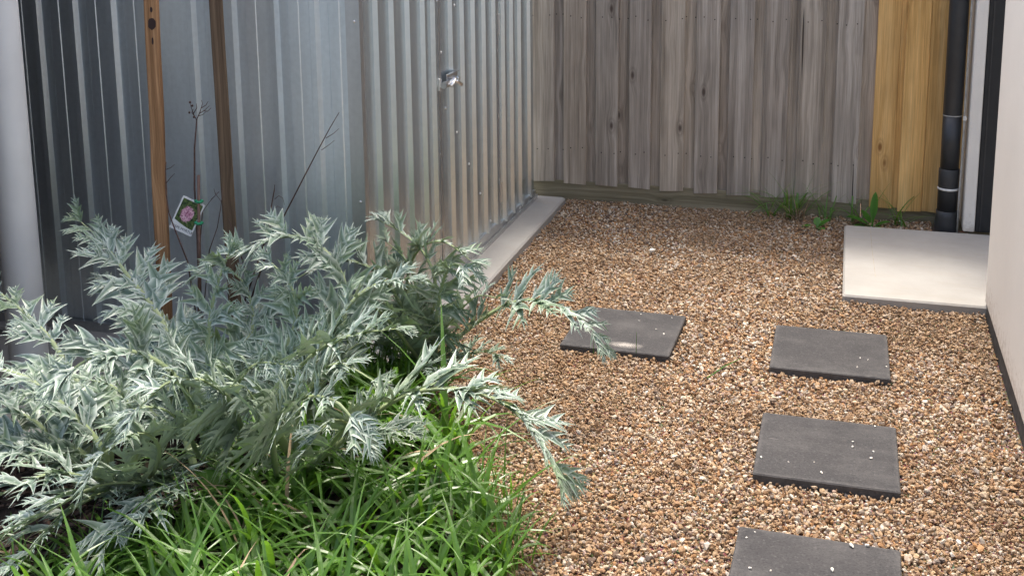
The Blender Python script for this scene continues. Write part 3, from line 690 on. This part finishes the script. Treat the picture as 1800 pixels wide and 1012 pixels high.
fc = bpy.data.curves.new('lettering', 'FONT'); fc.body = 'CREPE MYRTLE'; fc.size = cw*.30; fc.align_x = 'CENTER'; fc.align_y = 'CENTER'; fc.extrude = .0001
to = bpy.data.objects.new('lettering', fc); COL.objects.link(to); to.parent = pt; to.location = (0, -ch*.80, .0012); fc.materials.append(M['ink'])
bpy.context.view_layer.update()
lm = bpy.data.meshes.new_from_object(to.evaluated_get(bpy.context.evaluated_depsgraph_get())); lm.name = 'lettering'
bpy.data.objects.remove(to); to = bpy.data.objects.new('lettering', lm); COL.objects.link(to); to.parent = pt; to.location = (0, -ch*.80, .0012)
tag(pt, 'white plant tag with a pink flower picture tied to the sapling', 'plant tag')
for py in (354, 392):
    b = MB(); c0 = at(349, py, 3.2); b.tube([c0+Vector((-.010,-.003,.002)), c0+Vector((0,-.008,0)), c0+Vector((.009,-.004,-.001)), c0+Vector((.010,.006,0)), c0+Vector((0,.010,0)), c0+Vector((-.010,.006,.001))], [.005]*6, 6)
    o = b.build('tie', M['green_tie']); under(o, sap); o['label'] = 'green plastic tie'

# ------------------------------------------------------------------ cardoons
UP = Vector((0, 0, 1))
def catmull(P, n):
    P = [P[0]*2-P[1]] + P + [P[-1]*2-P[-2]]; out = []
    segs = len(P)-3
    for i in range(n+1):
        t = i/n*segs; k2 = min(int(t), segs-1); u = t-k2; a, b_, c2, d = P[k2:k2+4]
        out.append(.5*((2*b_)+(c2-a)*u+(2*a-5*b_+4*c2-d)*u*u+(3*b_-a-3*c2+d)*u**3))
    L = [0]
    for a, c2 in zip(out, out[1:]): L.append(L[-1]+(c2-a).length)
    res = []; j = 0
    for i in range(n+1):
        s = L[-1]*i/n
        while j < n-1 and L[j+1] < s: j += 1
        f = (s-L[j])/max(1e-9, L[j+1]-L[j]); res.append(out[j].lerp(out[j+1], f))
    return res, L[-1]
def blade(b, p0, d, nrm, L, W, droop, curl, nseg, fold, prof, g=Vector((0, 0, -1))):
    pts, sides = [], []
    for i in range(nseg+1):
        t = i/nseg; pts.append(p0 + d*(L*t) + g*(droop*L*t*t) + curl*(L*t*t))
    for i in range(nseg+1):
        tg = (pts[min(i+1, nseg)]-pts[max(i-1, 0)]).normalized(); sides.append(tg.cross(nrm).normalized())
    b.strip(pts, sides, [W*prof(i/nseg) for i in range(nseg+1)], fold, nrm); return pts, sides
lance = lambda t: 0 if t >= .999 else (.45+2.2*t if t < .25 else max(.02, (1-(t-.25)/.75)**1.15))
claw = lambda t: 0 if t >= .999 else max(.02, (1-t)**1.1)
def frond(plant, ctrl, seed, scale=1.0, dens=1.0, ref=None, bare=.15):
    r = random.Random(seed); NS = 36
    P, L = catmull(ctrl, NS)
    horiz = Vector((P[-1].x-P[0].x, P[-1].y-P[0].y, 0)); horiz = horiz.normalized() if horiz.length > .02 else Vector((0, -1, 0))
    ref = ref or (UP*1.0 - horiz*.35 + Vector((0, -.25, 0))); ref = ref.normalized()
    T = [(P[min(i+1, NS)]-P[max(i-1, 0)]).normalized() for i in range(NS+1)]
    NN = []; 
    for t in T:
        n_ = ref - t*ref.dot(t)
        if n_.length < .15: n_ = (NN[-1] if NN else -horiz); n_ = n_ - t*n_.dot(t)
        NN.append(n_.normalized())
    tw = r.uniform(-.35, .35)
    NN = [Matrix.Rotation(tw*i/NS, 3, T[i]) @ NN[i] for i in range(NS+1)]
    b = MB()
    def lobe(p, d, n_, Lp, depth=0):
        droop = r.uniform(.08, .60); curl = Vector((r.gauss(0, .09), r.gauss(0, .09), r.gauss(0, .05))) + T[min(NS, 20)]*.12
        W = Lp*r.uniform(.088, .125)
        pts, sides = blade(b, p, d, n_, Lp, W, droop, curl, 8, .38, lance)
        for tpos, ls in ((1, .34), (3, .46), (5, .30), (6, .18)):
            for sg in (-1, 1):
                if r.random() < .10: continue
                tg = (pts[tpos+1]-pts[tpos-1]).normalized()
                a = r.uniform(.55, .85); dd_ = (tg*math.cos(a) + sides[tpos]*(sg*math.sin(a)) + n_*r.uniform(.1, .55)).normalized()
                l2 = Lp*ls*r.uniform(.75, 1.15); n2 = (n_ - dd_*n_.dot(dd_)).normalized()
                blade(b, pts[tpos]+sides[tpos]*(sg*W*.15), dd_, n2, l2, l2*.23, r.uniform(.05, .5), tg*r.uniform(.1, .4), 5, .35, claw)
    npair = max(8, int(L/.062*dens))
    for i in range(npair):
        u = bare + (1-bare)*(i+.5)/npair; prof_ = min(1, (u-bare+.06)/.30)*(1-.60*max(0, (u-.5)/.5)**1.2)
        for sg in (-1, 1):
            uu = min(.995, max(.02, u + r.uniform(-.6, .6)*(1-bare)/npair)); k2 = uu*NS; i0 = min(int(k2), NS-1); p = P[i0].lerp(P[i0+1], k2-i0)
            t, n_ = T[i0], NN[i0]; s = t.cross(n_).normalized()
            fwd = math.radians(r.uniform(28, 46) + 18*max(0, uu-.6)/.4); up = r.uniform(.15, .70)
            d = (s*(sg*math.cos(fwd)) + t*math.sin(fwd) + n_*up).normalized()
            n2 = (n_ - s*sg*.35*up - d*n_.dot(d)); n2 = (n2 - d*n2.dot(d)).normalized()
            Lp = scale*.172*prof_*r.uniform(.75, 1.15)
            lobe(p, d, n2, Lp)
            if r.random() < .8:               # small interlobes on the winged midrib
                p2 = P[min(i0+1, NS)]; d2 = (s*sg + t*.5 + n_*r.uniform(.1, .9)).normalized(); n3 = (n_ - d2*n_.dot(d2)).normalized()
                blade(b, p2, d2, n3, Lp*.32, Lp*.07, .1, t*.3, 4, .2, claw)
    for j in range(3):
        d = (T[-1] + Vector((r.gauss(0, .3), r.gauss(0, .3), r.gauss(0, .15)))).normalized(); n2 = (NN[-1]-d*NN[-1].dot(d)).normalized(); lobe(P[-1], d, n2, .06*scale)
    # spiny wing along the lower stalk
    for i in range(2, NS-4, 1):
        u = i/NS
        s = T[i].cross(NN[i]).normalized()
        for sg in (-1, 1):
            if r.random() < (1.1 if u > bare*.85 else 0):
                d = (s*sg + T[i]*.9 + NN[i]*.3).normalized(); n3 = (NN[i]-d*NN[i].dot(d)).normalized()
                blade(b, P[i], d, n3, .024*scale*(.6+.4*r.random()), .008*scale, .05, T[i]*.2, 3, .2, claw)
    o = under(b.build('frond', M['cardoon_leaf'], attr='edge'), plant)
    # channelled midrib
    m_ = MB(); ring_n = 8; rows = []
    for i in range(NS+1):
        u = i/NS; w_ = scale*(.0115*(1-u)**.8 + .0016); s = T[i].cross(NN[i]).normalized()
        rows.append([m_.vert(P[i] + s*(w_*math.cos(2*math.pi*q_/ring_n)) + NN[i]*(w_*(.75*math.sin(2*math.pi*q_/ring_n) - (.45 if q_ == 2 else 0))) , .5) for q_ in range(ring_n)])
    for A, B in zip(rows, rows[1:]):
        for q_ in range(ring_n): m_.face(A[q_], A[(q_+1) % ring_n], B[(q_+1) % ring_n], B[q_])
    rb = m_.build('midrib', M['cardoon_rib'], smooth=True, attr='edge'); rb.parent = o
    return o
def plant(base, label, fronds, fill, seed, height=.62):
    e = empty('cardoon', base); r = random.Random(seed)
    for j, f in enumerate(fronds):
        opt = f[0] if isinstance(f[0], dict) else {}; pts = f[1:] if opt or f[0] == {} else f
        root = Vector(base) + Vector((r.uniform(-.05, .05), r.uniform(-.05, .05), 0))
        frond(e, [root] + [at(*p) for p in pts], seed*100+j, opt.get('s', 1.0), opt.get('d', 1.0), opt.get('ref'), opt.get('bare', .15))
    for j, (az, L, lift, droop) in enumerate(fill):
        a = math.radians(az); h = Vector((math.cos(a), math.sin(a), 0)); root = Vector(base) + h*.03 + Vector((r.uniform(-.04, .04), r.uniform(-.04, .04), 0))
        pts = [root]
        for t in (.3, .6, .85, 1.0):
            pts.append(root + h*(L*math.cos(lift)*t*(.7+.3*t)) + UP*(L*(math.sin(lift)*t - droop*t**2.6)))
        for p in pts: p.z = max(p.z, .03)
        frond(e, pts, seed*100+50+j, r.uniform(.75, 1.0), .95)
    return tag(e, label, 'cardoon', 'silver leaved cardoon plants')
g1 = on_ground(385, 835); g2 = on_ground(500, 850); g3 = on_ground(748, 668); g4 = on_ground(215, 855)
plant(g1, 'tall silver cardoon in front of the two timber stakes', [
    ({'s': 1.1}, (345,720,2.78), (285,565,2.9), (225,485,2.98), (180,425,3.02), (140,388,3.04)),
    ({'ref': Vector((.1,-1,.35))}, (368,720,2.72), (366,600,2.80), (378,515,2.84), (404,440,2.86)),
    ({'s': 1.15, 'ref': Vector((0,-.5,1))}, (352,750,2.6), (315,670,2.5), (250,622,2.42), (175,622,2.36), (100,668,2.3)),
    ({'s': .9, 'ref': Vector((-.2,-.6,1))}, (400,740,2.62), (415,680,2.56), (450,640,2.5), (500,640,2.45)),
    ({'s': 1.05, 'ref': Vector((.1,-.7,1))}, (420,775,2.58), (405,705,2.45), (355,668,2.35), (295,672,2.28), (235,725,2.22)),
    ({'s': .9}, (370,740,2.8), (330,640,2.9), (300,570,2.98), (245,520,3.03), (180,490,3.05)),
    ({'s': .9}, (390,760,2.8), (420,640,2.88), (445,570,2.95), (430,500,3.0), (395,470,3.0)),
    ({'s': .8}, (350,800,2.55), (330,760,2.45), (290,720,2.36), (230,720,2.3), (190,760,2.27)),
    ], [(200, .55, .9, .35), (150, .6, 1.0, .3), (100, .6, 1.1, .25), (60, .5, 1.0, .3)], 1)
plant(g4, 'silver cardoon spilling past the left edge of the view', [
    ({'s': 1.0}, (190,760,2.55), (130,660,2.65), (75,580,2.7), (0,515,2.74), (-40,490,2.75)),
    ({'s': 1.0}, (180,790,2.5), (120,720,2.5), (50,665,2.5), (-30,640,2.5)),
    ({'s': 1.0}, (250,850,2.35), (180,850,2.25), (90,895,2.15), (0,950,2.08)),
    ({'s': .95}, (270,855,2.35), (255,885,2.28), (210,925,2.2), (165,990,2.12)),
    ({'s': .95}, (150,800,2.5), (90,770,2.48), (20,778,2.45), (-60,810,2.4)),
    ({'s': .9}, (240,790,2.5), (230,720,2.5), (200,680,2.48), (150,665,2.45)),
    ({'s': .9}, (300,850,2.38), (300,870,2.3), (280,890,2.25), (240,920,2.2)),
    ({'s': 1.0}, (160,840,2.38), (100,830,2.3), (40,850,2.22), (-40,890,2.15)),
    ({'s': .95}, (170,870,2.3), (120,900,2.2), (70,950,2.1), (20,1010,2.02)),
    ({'s': 1.0}, (140,820,2.5), (60,740,2.5), (0,720,2.48), (-60,720,2.45)),
    ({'s': .9}, (260,840,2.4), (280,790,2.34), (250,760,2.28), (190,790,2.22), (150,850,2.18)),
    ], [(120, .55, 1.1, .25), (170, .55, .8, .35), (220, .5, .8, .4), (70, .5, 1.0, .3)], 4)
plant(g2, 'silver cardoon in the grass with a long frond arching right over the gravel', [
    ({'s': 1.1, 'ref': Vector((-.2,-.5,1))}, (485,745,2.62), (510,665,2.60), (575,605,2.56), (640,585,2.54), (695,578,2.52)),
    ({'s': 1.1, 'd': 1.05}, (570,800,2.62), (645,735,2.62), (725,690,2.62), (810,684,2.64), (890,712,2.66), (950,772,2.67), (990,845,2.68)),
    ({'s': 1.0}, (545,720,2.8), (600,580,2.95), (606,500,3.02), (570,440,3.05), (510,415,3.05), (440,435,3.03), (350,480,3.0)),
    ({'s': 1.0}, (480,760,2.72), (495,640,2.82), (520,560,2.88), (510,500,2.9), (470,455,2.92)),
    ({'s': 1.05}, (530,740,2.75), (560,620,2.85), (610,540,2.9), (660,500,2.92), (720,490,2.92)),
    ({'s': 1.0, 'ref': Vector((-.1,-.7,1))}, (480,790,2.52), (490,735,2.42), (530,700,2.35), (590,705,2.30), (640,765,2.26)),
    ({'s': .9, 'ref': Vector((0,-.6,1))}, (460,790,2.6), (450,720,2.55), (430,680,2.5), (390,680,2.45)),
    ({'s': .95}, (560,810,2.58), (590,770,2.52), (610,745,2.46), (580,740,2.4), (540,790,2.36)),
    ({'s': .9}, (520,750,2.7), (560,660,2.75), (600,640,2.74), (660,670,2.72)),
    ], [(90, .6, 1.1, .25), (50, .6, 1.1, .3), (130, .55, 1.0, .3), (10, .5, .8, .35)], 2)
plant(g3, 'silver cardoon at the corner of the shed slab, one frond reaching over a paver', [
    ({'s': .95}, (755,580,3.42), (765,500,3.42), (745,445,3.42), (705,408,3.42), (668,388,3.42)),
    ({'s': .9, 'ref': Vector((.3,-1,.3))}, (762,590,3.36), (775,510,3.34), (795,465,3.32), (832,478,3.3)),
    ({'s': .95}, (785,615,3.42), (845,562,3.40), (915,528,3.38), (985,538,3.36), (1035,572,3.36), (1060,605,3.36)),
    ({'s': 1.0}, (725,590,3.38), (690,510,3.32), (640,465,3.26), (580,460,3.2), (520,490,3.15)),
    ({'s': .7, 'd': 1.6}, (785,645,3.42), (840,618,3.42), (885,628,3.40)),
    ({'s': .95}, (730,590,3.46), (715,500,3.46), (735,440,3.46), (780,425,3.46), (830,460,3.46)),
    ({'s': .9}, (720,610,3.3), (680,560,3.2), (640,530,3.12), (590,530,3.06)),
    ({'s': .85}, (740,600,3.4), (735,520,3.38), (715,460,3.36), (680,425,3.34)),
    ({'s': .8}, (770,600,3.38), (805,550,3.36), (840,520,3.36), (880,525,3.36)),
    ], [(200, .5, 1.0, .3), (240, .45, .9, .35), (150, .45, 1.1, .25), (300, .35, .8, .3), (260, .5, 1.2, .3)], 3)

# ------------------------------------------------------------------ grass
def grass_blade(b, root, az, L, lean, bend, W, seed, m=0):
    h = Vector((math.cos(az), math.sin(az), 0)); s = Vector((-h.y, h.x, 0)); n_ = 7; pts = []; ang = lean; p = root.copy(); sides = []; tw = random.Random(seed).uniform(-.5, .5)
    for i in range(n_+1):
        pts.append(p.copy()); sides.append((s + h*tw*i/n_).normalized()); ang += bend/n_; p = p + (h*math.sin(ang) + UP*math.cos(ang))*(L/n_)
        if p.z < .01: p.z = .012
    nm = (UP*.3 - h).normalized()
    b.strip(pts, sides, [W*(.7 if i == 0 else 1.0 if i < 4 else (1-(i-3)/4.0)) if i < n_ else 0 for i in range(n_+1)], .35, UP, m=m)
b = MB(); r = random.Random(21)
poly = [(150, 1060), (170, 1000), (270, 975), (340, 945), (390, 890), (440, 830), (520, 775), (620, 720), (720, 690), (770, 730), (815, 800), (845, 880), (905, 960), (945, 1060)]
def inside(x, y, P):
    c2 = False; j = len(P)-1
    for i in range(len(P)):
        if (P[i][1] > y) != (P[j][1] > y) and x < (P[j][0]-P[i][0])*(y-P[i][1])/(P[j][1]-P[i][1])+P[i][0]: c2 = not c2
        j = i
    return c2
gp = [(lambda q_: (q_.x, q_.y))(on_ground(px, py)) for px, py in poly]
gp[0] = (-1.75, 1.75); gp[-1] = (-.62, 1.75)
xs = [q_[0] for q_ in gp]; ys = [q_[1] for q_ in gp]; cnt = 0
while cnt < 1500:
    x, y = r.uniform(min(xs), max(xs)), r.uniform(min(ys), max(ys))
    if not inside(x, y, gp) or noise.noise(Vector((x*9, y*9, 2))) < -.18 + .2*r.random(): continue
    cnt += 1
    L = r.uniform(.22, .50)*(1 if x < -.95 else .72)*(1.0 if y > 2.6 else .85)*(.75 if x < -1.45 else 1); W = r.uniform(.0042, .0098)
    grass_blade(b, Vector((x, y, .0)), r.gauss(math.pi*1.0, 1.3) if r.random() < .6 else r.uniform(0, 6.28), L, r.uniform(.03, .4), r.choice((1.0, 1.7, 2.2, 2.6, 3.0))*r.uniform(.8, 1.15), W*(1 if cnt % 31 else .6), cnt, 0 if cnt % 31 else 1)
for (px, py, n_, hh) in ((650, 690, 90, .30), (690, 675, 60, .26), (620, 700, 60, .26), (720, 700, 70, .28), (890, 1000, 40, .22), (300, 1005, 80, .24), (870, 905, 26, .24), (60, 1005, 40, .15), (190, 995, 50, .18)):
    c0 = on_ground(px, py)
    for j in range(n_): grass_blade(b, c0+Vector((r.gauss(0, .035), r.gauss(0, .03), 0)), r.uniform(0, 6.28), hh*r.uniform(.6, 1.15), r.uniform(.02, .35), r.uniform(.3, 1.6), r.uniform(.0018, .0034), j)
tag(b.build('grass', [M['grass_blade'], M['dry_leaf']], attr='edge'), 'long bright green grass in the foreground', None, None, 'stuff')

# ------------------------------------------------------------------ weeds
def broadleaf(b, root, az, L, lift, W):
    h = Vector((math.cos(az), math.sin(az), 0)); d = (h*math.cos(lift)+UP*math.sin(lift)).normalized(); n_ = (UP - d*d.z); n_ = n_.normalized() if n_.length > .1 else -h
    blade(b, root, d, n_, L, W, .18, Vector((0, 0, 0)), 8, .25, lambda t: 0 if t > .999 else max(.10, math.sin(math.pi*min(1, (t*.95+.0)))**.8 if t > .3 else .12+1.4*t*t*4))
def weed_tuft(px, py, Y, n_, hh, label, seed, dry=False):
    b = MB(); r = random.Random(seed); c0 = at(px, py, Y); c0.z = 0.0
    for j in range(n_): grass_blade(b, Vector((r.gauss(0, .018), r.gauss(0, .01), 0)), r.uniform(0, 6.28) if r.random() < .5 else r.choice((0, math.pi))+r.gauss(0, .5), hh*1.9*r.uniform(.5, 1.1), r.uniform(.05, .45), r.uniform(.2, 2.0), r.uniform(.0025, .0045), j)
    o = b.build('grass_tuft', M['dry_leaf' if dry else 'grass_blade'], attr='edge', loc=c0); return tag(o, label, 'weed', 'weeds along the fence base')
weed_tuft(1356, 372, 5.74, 14, .20, 'thin arching grass tuft at the fence base, leftmost of the weeds', 1)
weed_tuft(1393, 374, 5.73, 26, .21, 'densest upright grass tuft at the fence base', 2)
weed_tuft(1404, 376, 5.70, 18, .09, 'low dry straw coloured tuft at the fence base', 3, True)
weed_tuft(1455, 376, 5.74, 12, .15, 'small grass tuft at the fence base below the darkest grey boards', 4)
weed_tuft(1507, 380, 5.73, 9, .16, 'sparse grass tuft with wide blades beside the first yellow board', 5)
weed_tuft(1582, 384, 5.73, 14, .14, 'dark grass tuft in front of the yellow boards', 6)
def leafy(name, px, py, Y, leaves, label, z=0.0):
    c0 = at(px, py, Y); c0.z = z; e = empty(name, c0)
    for (az, L, lift, W_) in leaves:
        b = MB(); broadleaf(b, Vector((0, 0, 0)), az, L, lift, W_); o = b.build('leaf', M['weed_leaf'], smooth=True, attr='edge'); o.parent = e
    return tag(e, label, 'weed')
leafy('broadleaf_weed', 1534, 386, 5.70, [(1.2, .215, 1.45, .019), (3.3, .15, .55, .036), (3.8, .12, .25, .032), (.2, .10, .5, .02), (5.0, .10, .3, .026), (2.4, .12, .9, .02)], 'broadleaf weed with one tall upright leaf before the yellow boards')['group'] = 'weeds along the fence base'
leafy('broadleaf_weed', 1437, 378, 5.62, [(.4, .09, .7, .022), (3.1, .08, .2, .024), (5.2, .07, .3, .022), (1.6, .07, 1.0, .018)], 'small round leaved weed on the gravel by the fence')['group'] = 'weeds along the fence base'
leafy('broadleaf_weed', 385, 905, 2.40, [(.5, .11, .7, .034), (2.8, .10, .8, .030), (4.6, .12, .6, .036), (5.6, .10, .5, .03), (3.6, .09, .5, .03)], 'broad green leaves among the grass in front of the cardoons', .05)
leafy('broadleaf_weed', 395, 850, 2.52, [(.2, .12, .9, .04), (3.0, .12, .6, .04), (4.8, .12, .7, .04)], 'larger broad green leaves at the foot of the tall cardoon', .06)
# stray sprigs on the gravel
for (a, c2, lab) in (((1243, 664), (1302, 630), 'thin green grass stem lying on the gravel between the pavers'),):
    A, B = on_ground(*a, .012), on_ground(*c2, .03); b = MB(); b.tube([A, A.lerp(B, .5)+Vector((0, 0, .006)), B], [.002, .002, .001], 6); tag(b.build('grass_sprig', M['weed_leaf'], attr='edge'), lab, 'grass blade')
for (px, py, top, lab) in ((1118, 628, 583, 'single upright grass blade before the paver by the shed'), (1043, 622, 596, 'short grass blade at the front edge of the paver by the shed')):
    A = on_ground(px, py); B = at(px+1, top, A.y); b = MB(); b.tube([A, A.lerp(B, .5), B], [.0014, .0012, .0006], 5); tag(b.build('grass_sprig', M['weed_leaf'], attr='edge'), lab, 'grass blade')
# dry leaves among the grass
for (px, py, lab) in ((768, 850, 'upright dry tan leaf at the edge of the grass'), (785, 925, 'second dry tan leaf, lower in the grass edge')):
    b = MB(); A = on_ground(px, py+40); blade(b, Vector((0, 0, .02)), Vector((.15, -.1, .95)).normalized(), Vector((.2, -1, .1)).normalized(), .13, .014, .05, Vector((.05, 0, 0)), 6, .2, lance)
    tag(b.build('dry_leaf', M['dry_leaf'], attr='edge', loc=A), lab, 'dry leaf')
for o in stones: pass
